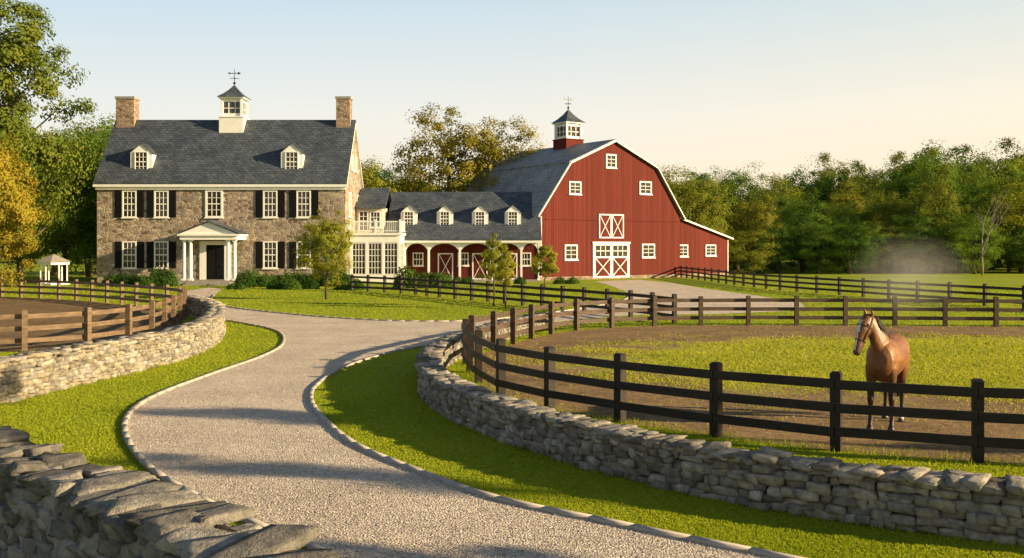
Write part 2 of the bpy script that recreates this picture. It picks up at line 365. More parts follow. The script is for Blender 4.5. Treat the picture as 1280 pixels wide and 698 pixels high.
# ------------------------------------------------------------ grass & gravel
def blades(name,x,y,h,w,mat,r,lean=.5):
    n=len(x); a=r.uniform(0,math.pi,n); lx=r.normal(0,lean,n)*h; ly=r.normal(0,lean,n)*h
    V=np.zeros((n,3,3)); V[:,0,0]=x-np.cos(a)*w;V[:,0,1]=y-np.sin(a)*w;V[:,1,0]=x+np.cos(a)*w;V[:,1,1]=y+np.sin(a)*w
    V[:,2,0]=x+lx;V[:,2,1]=y+ly;V[:,2,2]=h
    o=finish(bpy.data.objects.new(name,npmesh(name,V,np.arange(n*3).reshape(-1,3),[mat]))); o['kind']='stuff'
def grass():
    r=np.random.default_rng(5); n=850000
    iy=r.uniform(1/75,1/5.,n); y=1/iy; x=r.uniform(-.56,.56,n)*y+r.normal(0,.3,n)
    keep=~inpoly(x,y,roadpoly)&~inpoly(x,y,leftpad)
    ip=inpoly(x,y,padpoly); fz=np.sqrt(((x-ECX)/ERX)**2+((y-ECY)/ERY)**2)+.12*np.sin(x*1.3+2*np.sin(y*.9))+.12*np.sin(y*2.1+x*.7)+r.normal(0,.12,n)
    pk=keep&ip&((fz<.92)&(r.random(n)<.8)|(r.random(n)<.02)); k=keep&~ip
    xx,yy=x[k],y[k]; blades('grass',xx,yy,(.011+.0005*yy)*r.uniform(.6,1.3,len(xx)),.0042+.0008*yy,M['grassblade'],r)
    xx,yy=x[pk],y[pk]; blades('paddock_grass',xx,yy,(.02+.0009*yy)*r.uniform(.5,1.3,len(xx)),.0042+.0009*yy,M['sunlitgrass'],r)
grass()
def tufts():
    r=np.random.default_rng(8); xs=[];ys=[]
    for path,off in ((wallR,.27),(wallR,-.27),(wallB,.38),(wallB,-.38),(wallA,.27),(wallA,-.27)):
        pa=Path(path)
        for k in range(int(pa.L*80)):
            q,t=pa.at(r.uniform(0,pa.L)); o=off+r.normal(0,.06)*1+math.copysign(.02,off); xs.append(q[0]-t[1]*o);ys.append(q[1]+t[0]*o)
    for path in (cN,):
        pa=Path(path)
        for k in range(int(pa.L*130)):
            q,t=pa.at(r.uniform(0,pa.L)); o=r.normal(0,.16); xs.append(q[0]-t[1]*o);ys.append(q[1]+t[0]*o)
    x=np.array(xs);y=np.array(ys);n=len(x); blades('rough_grass',x,y,r.uniform(.04,.12,n),.006,M['grassblade'],r,.4)
tufts()
def pebbles():
    r=np.random.default_rng(6); n=80000
    y=1/r.uniform(1/28,1/6.,n); x=r.uniform(-.5,.45,n)*y; k=inpoly(x,y,roadpoly); x,y=x[k],y[k]; n=len(x)
    s=r.uniform(.005,.012,n)*(.8+y*.03); O=np.array([[1,0,0],[0,1,0],[-1,0,0],[0,-1,0],[0,0,.7],[0,0,-.7]],float)
    V=O[None]*s[:,None,None]*r.uniform(.6,1.3,(n,6,1)); a=r.uniform(0,6.28,n); c,sn=np.cos(a)[:,None],np.sin(a)[:,None]
    V=np.stack([V[...,0]*c-V[...,1]*sn+x[:,None],V[...,0]*sn+V[...,1]*c+y[:,None],V[...,2]+.008+s[:,None]*.4],-1)
    F=np.array([[0,1,4],[1,2,4],[2,3,4],[3,0,4]]); FF=(F[None]+(np.arange(n)*6)[:,None,None]).reshape(-1,3)
    b=r.uniform(.4,.85,n); t=np.stack([b*1.03,b*.92,b*.8],-1)
    o=finish(bpy.data.objects.new('loose_gravel',npmesh('loose_gravel',V,FF,[M['stone']],np.repeat(t,6,axis=0)))); o['kind']='stuff'
pebbles()
# ------------------------------------------------------------ fences
def fence(label,path,h=1.1,spacing=1.85,ps=.075,seed=0,mt='fence',rh=.068,fixed=None):
    r=random.Random(seed); pa=Path(path); n=max(1,round(pa.L/spacing)); p0=pa.p[0]
    th=top('fence',label,'fence',loc=(p0[0],p0[1],0))
    pm=MB(); pm.box(-ps,ps,-ps,ps,-.1,h-.01).frustum(0,0,h-.01,h+.03,ps*1.15,ps*.7); pme=pm.mesh('post',[M[mt]])
    pts=[pa.at(pa.L*i/n) for i in range(n+1)]
    if fixed:
        n=len(fixed)-1; F_=[np.array(p) for p in fixed]
        pts=[(F_[i],(F_[min(i+1,n)]-F_[max(i-1,0)])/np.linalg.norm(F_[min(i+1,n)]-F_[max(i-1,0)])) for i in range(n+1)]
    for i,(q,t) in enumerate(pts):
        finish(bpy.data.objects.new('post',pme),parent=th,loc=(q[0]-p0[0],q[1]-p0[1],r.uniform(-.015,.01)),rotz=math.atan2(t[1],t[0])+r.uniform(-.05,.05))
    for i in range(n):
        a=pts[i][0]-p0; b=pts[i+1][0]-p0; d=b-a; l=np.linalg.norm(d)
        for z in (.95,.62,.29):
            z=z*h/1.1; dz=r.uniform(-.012,.012)
            rb=MB(); rb.box(0,l,-ps-.035,-ps-.002,z-rh,z+rh); rb.v=[(x,y,zz+dz*(x/l)) for x,y,zz in rb.v]
            rb.make('rail',M[mt],th,(a[0],a[1],0),math.atan2(d[1],d[0]))
fence('black timber three rail fence along the stone wall',cN,seed=1,h=1.14,fixed=PP([(582,456),(587,466),(598,479),(626,497),(687,512),(775,528),(895,546),(1045,564),(1222,578),(1420,590),(1640,600)]))
fence('dark timber three rail fence around back of the paddock',cF[::-1],seed=2,mt='fencemid')
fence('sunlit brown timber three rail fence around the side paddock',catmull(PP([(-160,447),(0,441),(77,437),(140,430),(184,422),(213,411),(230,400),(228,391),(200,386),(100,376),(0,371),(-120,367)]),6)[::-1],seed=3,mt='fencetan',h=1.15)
fence('low dark timber fence across the front lawn',catmull(PP([(440,364),(508,368),(545,372),(590,376),(650,382),(710,388),(786,396),(843,404)]),4),seed=4)
fence('dark timber fence running from the barn lane along the trees',catmull(PP([(845,346),(880,351),(930,358),(985,364),(1060,370),(1150,377),(1290,387),(1400,394)]),4),seed=5,spacing=2.3)
# ------------------------------------------------------------ building bits
def window(parent,x,y,z,w,h,cols,rows,cas=.11,rotz=0,sill=True,name='window',mid=True):
    b=MB(); c=cas
    b.box(-w/2,-w/2+c,-.08,.03,0,h).box(w/2-c,w/2,-.08,.03,0,h).box(-w/2+c,w/2-c,-.08,.03,h-c,h).box(-w/2+c,w/2-c,-.08,.03,0,c*.7)
    if sill: b.box(-w/2-.06,w/2+.06,-.14,.03,-.09,-.002)
    iw=w-2*c; z0=c*.7; ih=h-c-z0
    for i in range(1,cols): xx=-w/2+c+iw*i/cols; b.box(xx-.02,xx+.02,-.05,.0,z0,h-c)
    for j in range(1,rows):
        zz=z0+ih*j/rows; t=.04 if (mid and j==rows//2) else .02; b.box(-w/2+c,w/2-c,-.055,.0,zz-t,zz+t)
    b.v+= [(-w/2+c,-.015,z0),(w/2-c,-.015,z0),(w/2-c,-.015,h-c),(-w/2+c,-.015,h-c)]; n=len(b.v); b.f.append([n-4,n-3,n-2,n-1]); b.m.append(1)
    return b.make(name,[M['white'],M['glass']],parent,(x,y,z),rotz)
def dormer(parent,x,y,z,w,hw,hp,yb,roofm,slope):
    d=MB(); d.prism([(-w/2,0),(w/2,0),(w/2,hw),(0,hw+hp),(-w/2,hw)],'y',0,yb)
    o=d.make('dormer',M['white'],parent,(x,y,z))
    r=MB(); ov=.1; t=.05
    for s in(-1,1):
        a=(s*(w/2+ov),hw-ov*hp/(w/2)); r.prism([(0,hw+hp+.01),(a[0],a[1]+.01),(a[0],a[1]+t),(0,hw+hp+t+.02)],'y',-.08,yb+.1)
    r.make('dormer_roof',roofm,o)
    window(o,0,0,.14,w*.6,hw*.98,3,4,.07,sill=False)
    return o
def cupola(parent,x,y,z0,z1,z2,z3,wb,ww,bm_,roofm,vane=1.4):
    b=MB(); b.box(-wb/2,wb/2,-wb/2,wb/2,z0,z1).box(-wb/2-.06,wb/2+.06,-wb/2-.06,wb/2+.06,z1+.002,z1+.1)
    o=b.make('cupola',bm_,parent,(x,y,0))
    c=MB(); c.box(-ww/2+.1,ww/2-.1,-ww/2+.1,ww/2-.1,z1+.1,z2-.02,1)
    for sx in(-1,1):
        for sy in(-1,1): c.box(sx*ww/2-.09,sx*ww/2+.09,sy*ww/2-.09,sy*ww/2+.09,z1+.1,z2)
    for a in (z1+.11,z2-.28): c.box(-ww/2+.02,ww/2-.02,-ww/2+.02,ww/2-.02,a,a+.26)
    zm=(z1+z2)/2
    for f in(-.17,.17): c.box(f*ww-.03,f*ww+.03,-ww/2+.05,ww/2-.05,z1+.12,z2-.1).box(-ww/2+.05,ww/2-.05,f*ww-.03,f*ww+.03,z1+.12,z2-.1)
    c.box(-ww/2+.06,ww/2-.06,-ww/2+.06,ww/2-.06,zm-.03,zm+.03)
    c.box(-wb*.53,wb*.53,-wb*.53,wb*.53,z2+.001,z2+.12)
    c.make('lantern_windows',[M['white'],M['glass']],o)
    r=MB(); hh=z3-z2-.12; rr=wb*.58; zz=z2+.122
    prev=rr
    for k,(f,g_) in enumerate([(.3,.62),(.62,.32),(1,.05)]):
        z_a=zz+hh*[0,.3,.62][k]; r.frustum(0,0,z_a,zz+hh*f,prev,rr*g_); prev=rr*g_
    r.make('cupola_roof',roofm,o)
    v=MB(); v.tube([(0,0,z3-.1),(0,0,z3+vane)],[.035,.02],6)
    v.tube([(0,0,z3+.08),(0,0,z3+.16),(0,0,z3+.24),(0,0,z3+.32)],[.03,.12,.12,.03],8)
    v.tube([(-.4,0,z3+.6),(.4,0,z3+.6)],[.022,.022],5).tube([(0,-.4,z3+.6),(0,.4,z3+.6)],[.022,.022],5)
    v.prism([(-.5,z3+.95),(-.5,z3+1.12),(-.3,z3+1.06),(.3,z3+1.06),(.3,z3+1.16),(.55,z3+1.03),(.3,z3+.9),(.3,z3+1.0),(-.3,z3+1.0)],'y',-.015,.015)
    v.make('weathervane',M['iron'],o)
    return o
# ------------------------------------------------------------ house
house=top('stone_house','two storey fieldstone colonial house with slate roof and black shutters','house',(-23.2,79.4,0))
hx=9.9; HD=8.5; EV=8.3; RZ=13.4; OV=.32
sl=(RZ-EV)/(HD/2); ez=EV-OV*sl
w=MB(); w.prism([(0,-.1),(HD,-.1),(HD,EV),(HD/2,RZ-.15),(0,EV)],'x',-hx,hx); w.make('wall',M['housestone'],house)
r=MB()
for s in(0,1):
    f=(lambda y:y) if s==0 else (lambda y:HD-y)
    r.prism([(f(-OV),ez),(f(HD/2),RZ),(f(HD/2),RZ+.22),(f(-OV),ez+.2)],'x',-hx-.18,hx+.18)
roofo=r.make('roof',M['slate'],house)
t=MB(); t.box(-hx-.2,hx+.2,-OV,-.003,ez-.2,ez-.003).box(-hx-.06,hx+.06,-.18,-.004,ez-.4,ez-.202).box(-hx-.2,hx+.2,HD+.003,HD+OV,ez-.2,ez-.003)
for sx in(-1,1):
    x0=sx*(hx+.003); x1=sx*(hx+.2)
    for s in(0,1):
        f=(lambda y:y) if s==0 else (lambda y:HD-y)
        t.prism([(f(-OV+.01),ez-.2),(f(HD/2),RZ-.25),(f(HD/2),RZ-.004),(f(-OV+.01),ez-.004)],'x',min(x0,x1),max(x0,x1)-.01 if sx>0 else max(x0,x1))
t.make('cornice',M['white'],house)
def shutter(x,z,h): 
    b=MB(); b.box(-.28,.28,-.06,-.004,0,h)
    for k in range(10): b.box(-.21,.21,-.075,-.061,.1+k*(h-.2)/10,.1+(k+.6)*(h-.2)/10)
    b.make('shutter',M['black'],house,(x,0,z))
for x in(-7.3,-4.75,3.93,6.6):
    for z in(5.3,1.25):
        window(house,x,0,z,1.15,2.15,3,4); shutter(x-.88,z,2.12); shutter(x+.88,z,2.12)
window(house,-.55,0,5.3,1.4,2.2,3,4,.16)
for y in(2.2,6.2):
    for z in(5.4,1.3): window(house,hx,y,z,1.1,2.0,3,4,rotz=math.pi/2)
for y in (3.4,5.2): window(house,hx,y,9.3,.8,1.3,3,4,rotz=math.pi/2)
for x in(-6.6,5.5): dormer(house,x,.65,8.85,1.75,1.65,.75,2.4,M['slate'],sl)
for x,wd in((-9.1,1.5),(9.1,1.15)):
    c=MB(); c.box(-wd/2,wd/2,-.6,.6,RZ-3,15.3); c.make('chimney',M['chimney'],house,(x,HD/2,0))
    c=MB(); c.box(-wd/2-.07,wd/2+.07,-.67,.67,15.302,15.5); c.make('chimney_cap',M['slabstone'],house,(x,HD/2,0))
cupola(house,-.12,HD/2,12.4,13.7,15.3,16.5,2.0,1.6,M['white'],M['slate'])
pd=-2.7
po=MB()
po.box(-2.4,2.0,pd,-.01,3.5,3.8).box(-2.55,2.15,pd-.15,-.01,3.802,3.95)
po.prism([(-2.45,3.952),(2.05,3.952),(-.2,4.85)],'y',pd,-.01)
portico=po.make('portico',M['white'],house)
pr=MB()
for s in(-1,1): pr.prism([(-.2,4.87),(-.2,4.97),(-.2+s*2.45,4.0),(-.2+s*2.45,3.96)],'y',pd-.2,-.01)
pr.make('portico_roof',M['slate'],portico)
for x in(-2.15,-1.65,1.25,1.75):
    c=MB(); c.frustum(x,pd+.3,.35,.48,.17,.17).tube([(x,pd+.3,.48),(x,pd+.3,2),(x,pd+.3,3.33)],[.14,.135,.115],14).frustum(x,pd+.3,3.33,3.5,.13,.17); c.make('column',M['white'],portico)
s=MB(); s.box(-2.5,2.1,pd-.1,0,-.05,.34).box(-1.8,1.6,pd-.45,pd-.102,-.05,.23).box(-1.9,1.7,pd-.8,pd-.452,-.05,.115); s.make('steps',M['slabstone'],house)
d=MB(); d.box(-1.25,-.72,-.08,-.003,.34,3.1).box(.72,1.25,-.08,-.003,.34,3.1).box(-1.25,1.25,-.1,-.003,3.102,3.4)
ds=d.make('door_surround',M['white'],house,(-.45,0,0))
d=MB(); d.box(-.7,.7,-.06,-.002,.36,3.09)
for xx in(-.35,.35):
    for a,b in((.55,1.2),(1.35,2.1),(2.2,2.9)): d.box(xx-.25,xx+.25,-.085,-.061,a,b)
door=d.make('door',M['black'],house,(-.45,0,0))
hb=MB(); hb.tube([(0,-.09,1.5),(0,-.16,1.5)],[.04,.05],8); hb.make('door_handle',M['iron'],door,(.55,0,0))
sun=top('sunroom','white glazed sunroom with balustraded balcony between house and stable','sunroom',(-11.1,81,0))
b=MB(); b.box(-2.1,.1,3.5,9,-.1,6.3); b.make('wall',M['cream'],sun)
b=MB(); b.box(.1,1.95,3.5,6,-.1,3.9); b.make('lower_wall',M['cream'],sun)
b=MB()
for s_ in(0,1):
    f=(lambda y:y) if s_==0 else (lambda y:12.5-y)
    b.prism([(f(3.1),6.15),(f(6.25),7.9),(f(6.25),8.1),(f(3.1),6.35)],'x',-2.1,.4)
b.make('roof',M['slate'],sun)
b=MB(); b.box(-2.1,1.95,0,3.5,-.1,.7).box(-2.1,1.95,.02,3.5,3.3,3.9).box(-2.2,2.1,-.12,3.5,3.902,4.1)
for x in(-2.02,-.72,.6,1.87): b.box(x-.1,x+.1,0,.18,.7,3.3)
b.box(1.77,1.95,3.2,3.5,.7,3.3); b.make('sunroom_frame',M['white'],sun)
for x in(-1.37,-.06,1.24): window(sun,x,.1,.72,1.08,2.55,4,5,.05,sill=False,mid=False)
window(sun,1.9,1.7,.72,2.6,2.55,5,5,.05,rotz=math.pi/2,sill=False,mid=False)
b=MB(); b.box(-2.15,2.05,-.04,.04,4.95,5.05).box(-2.15,2.05,-.03,.03,4.2,4.27).box(1.99,2.06,.05,3.45,4.95,5.05).box(1.99,2.06,.05,3.45,4.2,4.27)
for k in range(26): b.box(-2.1+k*.162,-2.06+k*.162,-.02,.02,4.27,4.95)
for k in range(20): b.box(2.0,2.04,.2+k*.165,.24+k*.165,4.27,4.95)
for x in(-2.1,0,2.0): b.box(x-.08,x+.08,-.08,.08,4.1,5.18)
b.make('balustrade',M['white'],sun)
window(sun,-1.5,3.49,4.3,.8,1.7,2,4,.08,sill=False); window(sun,-.5,3.49,4.6,.9,1.35,3,3,.08)
# ------------------------------------------------------------ stable wing
st=top('stable','long low red stable wing with white arcaded porch and dormers','stable',(-9.2,84.8,0))
SL=11.6
b=MB(); b.prism([(2.1,-.1),(9.8,-.1),(9.8,3.75),(5,7.5),(2.1,5.2)],'x',-1.6,SL); b.make('wall',M['redwing'],st)
b=MB()
for s_ in(0,1):
    f=(lambda y:y) if s_==0 else (lambda y:10-y)
    b.prism([(f(-.35),3.48),(f(5),7.7),(f(5),7.9),(f(-.35),3.68)],'x',-1.6,SL+.12)
b.make('roof',M['slate'],st)
b=MB(); b.box(-.1,SL,.0,.2,3.3,3.6).box(-.2,SL+.1,-.36,-.1,3.3,3.47)
posts=[.05,2.1,4.75,7.6,10.0,11.5]
for i in range(len(posts)-1):
    a,c=posts[i]+.09,posts[i+1]-.09; n=12
    arc=[(a+(c-a)*k/n, 3.22-.55*(abs(2*k/n-1))**2.6) for k in range(n+1)]
    b.prism([(a,3.299)]+arc+[(c,3.299)],'y',.02,.16)
b.make('porch_arcade',M['white'],st)
for p in posts:
    b=MB(); b.box(p-.09,p+.09,.0,.18,.1,3.299).box(p-.14,p+.14,-.04,.22,-.02,.25); b.make('porch_post',M['white'],st)
b=MB(); b.box(-.2,SL+.1,-.2,2.09,-.05,.1); b.make('porch_floor',M['slabstone'],st)
b=MB(); b.box(-.1,SL,.21,2.09,3.32,3.4); b.make('porch_ceiling',M['redwing'],st)
def xdoor(parent,x,y,z,w,h,split=True,name='door',glass=False):
    b=MB(); b.box(-w/2,w/2,-.06,-.003,0,h,1); t=.11 if w<2 else .15
    b.box(-w/2,-w/2+t,-.1,-.061,0,h).box(w/2-t,w/2,-.1,-.061,0,h).box(-w/2+t,w/2-t,-.1,-.061,h-t,h).box(-w/2+t,w/2-t,-.1,-.061,0,t)
    zt=h-t
    if glass:
        zm=h*.58; b.box(-w/2+t,w/2-t,-.1,-.061,zm,zm+t); 
        b.box(-w/2+t,w/2-t,-.075,-.061,zm+t,h-t,2)
        for k in range(1,3): xx=-w/2+t+(w-2*t)*k/3; b.box(xx-.03,xx+.03,-.1,-.076,zm+t,h-t)
        zc=(zm+t+h-t)/2; b.box(-w/2+t,w/2-t,-.098,-.076,zc-.03,zc+.03); zt=zm
    a=w/2-t; lo=t; hi=zt; dx=2*a; dz=hi-lo; l=math.hypot(dx,dz); ox=t*.5*dz/l; oz=t*.5*dx/l
    b.prism([(-a+ox,lo),(-a,lo),(-a,lo+oz),(a-ox,hi),(a,hi),(a,hi-oz)],'y',-.096,-.0612)
    b.prism([(a-ox,lo),(a,lo),(a,lo+oz),(-a+ox,hi),(-a,hi),(-a,hi-oz)],'y',-.092,-.0614)
    return b.make(name,[M['white'],M['red'],M['glass']],parent,(x,y,z))
for x in(3.4,6.4,9.0): xdoor(st,x,2.1,.1,1.35,2.3)
for x in(1.0,4.95,7.75,10.4): window(st,x,2.1,1.3,.95,1.15,3,2,.1)
for u in(511,556,600,641):
    x=(u-640)*86.0/FL+9.2; dormer(st,x,1.2,4.6,1.4,1.3,.65,2.4,M['slate'],.79)
# ------------------------------------------------------------ barn
BX,BY,BR=2.51,86.8,math.radians(35)
barn=top('red_barn','big red gambrel barn with white trim, cross braced doors and lean-to','barn',(BX,BY,0),BR)
cb,sb=math.cos(BR),math.sin(BR)
def bt(u):
    k=(u-640)/FL; return (k*BY-BX)/(cb-sb*k)
def bz(t,v): return CH+(HV-v)*(BY+sb*t)/FL
BW=16.8; BD=14.2; prof=[(0,6.0),(3.2,10.3),(8.4,12.5),(13.6,10.3),(BW,6.0)]
b=MB(); b.prism([(0,-.1),(BW,-.1)]+prof[::-1],'y',0,BD); b.make('wall',M['red'],barn)
LT=24.1
b=MB(); b.prism([(BW+.01,-.1),(LT,-.1),(LT,3.75),(BW+.01,5.75)],'y',.6,BD); b.make('lean_to_wall',M['red'],barn)
rp=[(-.45,5.55),(3.15,10.4),(8.4,12.65),(13.65,10.4),(BW+.45,5.55)]
b=MB(); tr=MB()
for i in range(4):
    (x0,z0),(x1,z1)=rp[i],rp[i+1]; b.prism([(x0,z0),(x1,z1),(x1,z1+.2),(x0,z0+.2)],'y',-.3,BD+.4)
    tr.prism([(x0,z0-.05),(x1,z1-.05),(x1,z1+.1),(x0,z0+.1)],'y',-.34,-.303)
# projecting drip edge where the two roof pitches meet
for bx,dx_ in((3.15,-1),(13.65,1)): b.prism([(bx+dx_*.02,10.61),(bx+dx_*.22,10.42),(bx+dx_*.24,10.47),(bx+dx_*.0,10.69)],'y',-.3,BD+.4)
b.make('roof',M['barnroof'],barn)
b=MB(); b.prism([(BW+.02,5.78),(LT+.5,3.7),(LT+.5,3.86),(BW+.02,5.94)],'y',.3,BD+.4); b.make('lean_to_roof',M['barnroof'],barn)
tr.prism([(BW+.02,5.74),(LT+.5,3.66),(LT+.5,3.8),(BW+.02,5.88)],'y',.24,.298)
tr.box(-.04,.08,-.04,-.003,.3,5.6).box(LT-.05,LT+.04,.55,.597,.3,3.6)
tr.make('rake_trim',M['white'],barn)
b=MB(); b.box(-.05,BW+.05,-.06,-.002,-.05,.3).box(BW+.06,LT+.05,.54,.598,-.05,.3); b.make('foundation',M['chimney'],barn)
b=MB(); b.box(.1,BW-.1,-.07,-.003,5.35,5.5)
b.make('band_board',M['red'],barn)
def bwin(u0,u1,v0,v1,y=0,c=2,r_=3):
    t0,t1=bt(u0),bt(u1); tc=(t0+t1)/2; z0=bz(tc,v1); z1=bz(tc,v0); window(barn,tc,y,z0,t1-t0,z1-z0,c,r_,.13,mid=False)
bwin(757,770,193,210); bwin(711,726,227,243); bwin(799,814,227,243); bwin(705.5,721.5,306,325); bwin(802,818,305,322); bwin(887,900,306,320,.6); bwin(853,865,306,321,.6)
t0,t1=bt(748),bt(779); z0=bz(8,298); xdoor(barn,(t0+t1)/2-(t1-t0)/4,0,z0,(t1-t0)/2-.01,bz(8,268)-z0,name='loft_door'); xdoor(barn,(t0+t1)/2+(t1-t0)/4,0,z0,(t1-t0)/2-.01,bz(8,268)-z0,name='loft_door')
t0,t1=bt(742),bt(785); tm=(t0+t1)/2
for s_ in(-1,1): xdoor(barn,tm+s_*(t1-t0)/4,0,.12,(t1-t0)/2-.02,3.1,glass=True)
b=MB(); b.box(t0-.2,t1+.2,-.13,-.003,3.25,3.4).box(t0-.12,t0,-.08,-.003,.1,3.25).box(t1,t1+.12,-.08,-.003,.1,3.25); b.make('door_frame',M['white'],barn)
cupola(barn,8.4,6.8,12.1,13.3,14.9,16.3,2.1,1.75,M['red'],M['slate'],1.3)
gz=top('gazebo','small white garden gazebo among trees','gazebo',(-35.9,78,0)); gz.scale=(.68,.68,.68)
b=MB()
for k in range(6):
    a=k*math.pi/3+.3; b.tube([(1.4*math.cos(a),1.4*math.sin(a),0),(1.4*math.cos(a),1.4*math.sin(a),2.3)],[.09,.08],6)
b.frustum(0,0,2.3,2.6,1.55,1.55,0,6); b.frustum(0,0,0,.2,1.6,1.6,0,6); b.make('frame',M['white'],gz)
b=MB(); b.frustum(0,0,2.602,3.5,1.75,.08,0,6); b.make('roof',M['slabstone'],gz)
# ------------------------------------------------------------ trees
def tree_mesh(seed,Hh,R,base,tr,ncl,nleaf,cr,ls,nl=16,top_=.0,bark='bark',leaf='leafA'):
    r=np.random.default_rng(seed); cz=(base+Hh)/2; hz=(Hh-base)/2
    d=r.normal(size=(ncl,3)); d/=np.linalg.norm(d,axis=1,keepdims=True)
    th=np.arctan2(d[:,1],d[:,0]); ph=r.uniform(0,6.28,4)
    m=1+.15*np.sin(2*th+ph[0])+.13*np.sin(3*th+ph[1]+d[:,2]*3)+.1*np.sin(5*th+ph[2]+d[:,2]*5)
    rad=r.uniform(.35,1,ncl)**.55*m
    C=np.stack([d[:,0]*R*rad,d[:,1]*R*rad,cz+d[:,2]*hz*np.minimum(rad,1.05)],-1)
    tp=np.clip((C[:,2]-base)/(Hh-base),0,1); sq=1-top_*tp; C[:,0]*=sq; C[:,1]*=sq
    cs=r.uniform(.5,1.35,ncl)*cr
    k=np.repeat(np.arange(ncl),nleaf); o=r.normal(size=(len(k),3)); on=np.linalg.norm(o,axis=1,keepdims=True); o=o/on*np.minimum(on,2.2)*.44; o[:,2]*=.72
    pos=C[k]+o*cs[k][:,None]; pos[:,2]=np.maximum(pos[:,2],.1)
    nrm=d[k]*.9+o*1.3+r.normal(size=o.shape)*.35+np.array([0,0,.2]); nrm/=np.linalg.norm(nrm,axis=1,keepdims=True)
    a=np.cross(nrm,r.normal(size=nrm.shape)); a/=np.linalg.norm(a,axis=1,keepdims=True); b=np.cross(nrm,a)
    s=ls*r.uniform(.6,1.3,len(k))[:,None]
    V=np.stack([pos-a*s,pos-b*s*.55+a*s*.1,pos+a*s,pos+b*s*.55+a*s*.1],1)
    crown=npmesh('crown',V,np.arange(len(k)*4).reshape(-1,4),[M[leaf]])
    t=MB(); wob=r.normal(0,R*.04,(6,2)); tops=base+(Hh-base)*.75
    tp_=[(wob[i][0]*(i>0),wob[i][1]*(i>0),tops*i/5-(.15 if i==0 else 0)) for i in range(6)]
    t.tube(tp_,[tr*1.35,tr,tr*.85,tr*.65,tr*.42,tr*.15],9)
    for i in range(min(nl,ncl)):
        c=C[i]; zz=np.clip(c[2]-r.uniform(.35,.6)*np.hypot(c[0],c[1])-r.uniform(.3,1)*hz*.25,max(base,Hh*.12)*.75,tops*.93); f=zz/tops*5; j=min(int(f),4); q=f-j
        p0=np.array(tp_[j])*(1-q)+np.array(tp_[j+1])*q; p1=(p0+c)/2+np.array([0,0,-.08*R])+r.normal(0,.05*R,3); rr=tr*.42*(1-.6*zz/tops)
        t.tube([p0,(p0+p1)/2+r.normal(0,.02*R,3),p1,(p1+c)/2+r.normal(0,.03*R,3),c],[rr,rr*.8,rr*.6,rr*.4,rr*.15],5)
    trunk=t.mesh('trunk',[M[bark]],True)
    return trunk,crown
def plant(tm,x,y,s,rz,label,cat='tree',group=None,name='tree',sz=None):
    o=top(name,label,cat,(x,y,0),rz,group); o.scale=(s,s,sz or s)
    for nm,me in (('trunk',tm[0]),('crown',tm[1])):
        finish(bpy.data.objects.new(nm,me),parent=o)
    return o
F1=[tree_mesh(100+i,[15,14,15.5,13,15][i],[5.2,5.6,5,5,4.6][i],[.9,.6,1.2,.4,.8][i],.28,150,140,1.45,.14,10,[.08,.05,.12,.05,.15][i],leaf=['leafA','leafC','leafA','leafB','leafC'][i]) for i in range(5)]
rr=random.Random(3)
def skyline(u):
    xs=[-200,90,140,440,480,520,680,830,870,950,1060,1110,1160,1220,1280,1450]; ys=[150,150,152,190,195,205,215,210,216,214,200,186,178,180,186,180]
    return float(np.interp(u,xs,ys))
G='woodland trees behind the farm'
lab=['leafy green woodland tree in late light','olive green woodland tree with spreading crown','tall green woodland tree','golden green woodland tree','slender olive woodland tree']
def addrow(Y,u0,u1,step,fac,jy):
    u=u0
    while u<u1:
        y=Y+rr.uniform(-jy,jy); x=(u-640)*y/FL; hh=(CH+(HV-skyline(u))*y/FL)*fac*rr.uniform(.82,1.08); k=rr.choice([0,0,1,2,2,3,4]); h0=[15,14,15.5,13,15][k]; s=hh/h0
        plant(F1[k],x,y,max(s,.6)*rr.uniform(.92,1.12),rr.uniform(0,6.28),lab[k],group=G,name='woodland_tree',sz=s)
        u+=step*rr.uniform(.8,1.2)
addrow(109,925,1420,44,.45,3); addrow(114,905,1420,50,.74,4); addrow(124,870,1450,46,.9,5); addrow(140,830,1480,42,1.0,6); addrow(160,430,1450,44,1.0,7); addrow(178,-160,840,50,.95,7)
addrow(100,-60,150,42,.95,5)
for u,y,hs,k in((838,112,11.5,3),(862,108,10.5,1),(460,98,11,3),(492,104,10,1),(520,108,9.5,3)):
    plant(F1[k],(u-640)*y/FL,y,hs/[15,14,15.5,13,15][k]*1.0,rr.uniform(0,6),lab[k],group=G,name='woodland_tree')
big=tree_mesh(201,22,6.8,2.5,.5,280,220,1.5,.15,26,.2,leaf='leafC')
plant(big,-38.6,72,1.0,1.0,'huge old broadleaf tree towering beside the house')
M['leafM']=leaf_mat('maple_foliage',(.13,.13,.02),(.25,.225,.03),(.42,.33,.045),.4)
med=tree_mesh(202,9.4,3.1,1.0,.2,180,190,.75,.085,18,.3,leaf='leafM')
plant(med,-29.4,56,1.0,.5,'rounded golden green maple at the paddock corner')
plant(F1[0],-39.5,88,.8,2.,'dark green tree beside the house gable'); plant(F1[2],-36.5,92,.88,2.4,'dark green tree beside the house gable')
twa=tree_mesh(203,15.2,5.6,3.0,.32,150,130,1.1,.125,30,.1,leaf='leafM')
plant(twa,(562-640)*101/FL,101,1.12,.4,'airy golden green tree rising behind the stable roof'); plant(twa,(634-640)*103/FL,103,1.04,2.6,'airy golden green tree rising behind the stable roof')
orn=tree_mesh(204,4.95,1.5,.95,.07,170,150,.34,.046,14,.1,leaf='leafB')
x,y=P(408,375); plant(orn,x,y,1.0,0,'small round crowned ornamental tree on the lawn')
sap=tree_mesh(205,3.5,.68,1.1,.04,50,130,.24,.048,10,.35,leaf='leafB')
x,y=P(617,383); plant(sap,x,y,1.0,0,'slim young tree on the front lawn'); x,y=P(632,386); plant(sap,x,y,.82,2,'slim young tree on the front lawn')
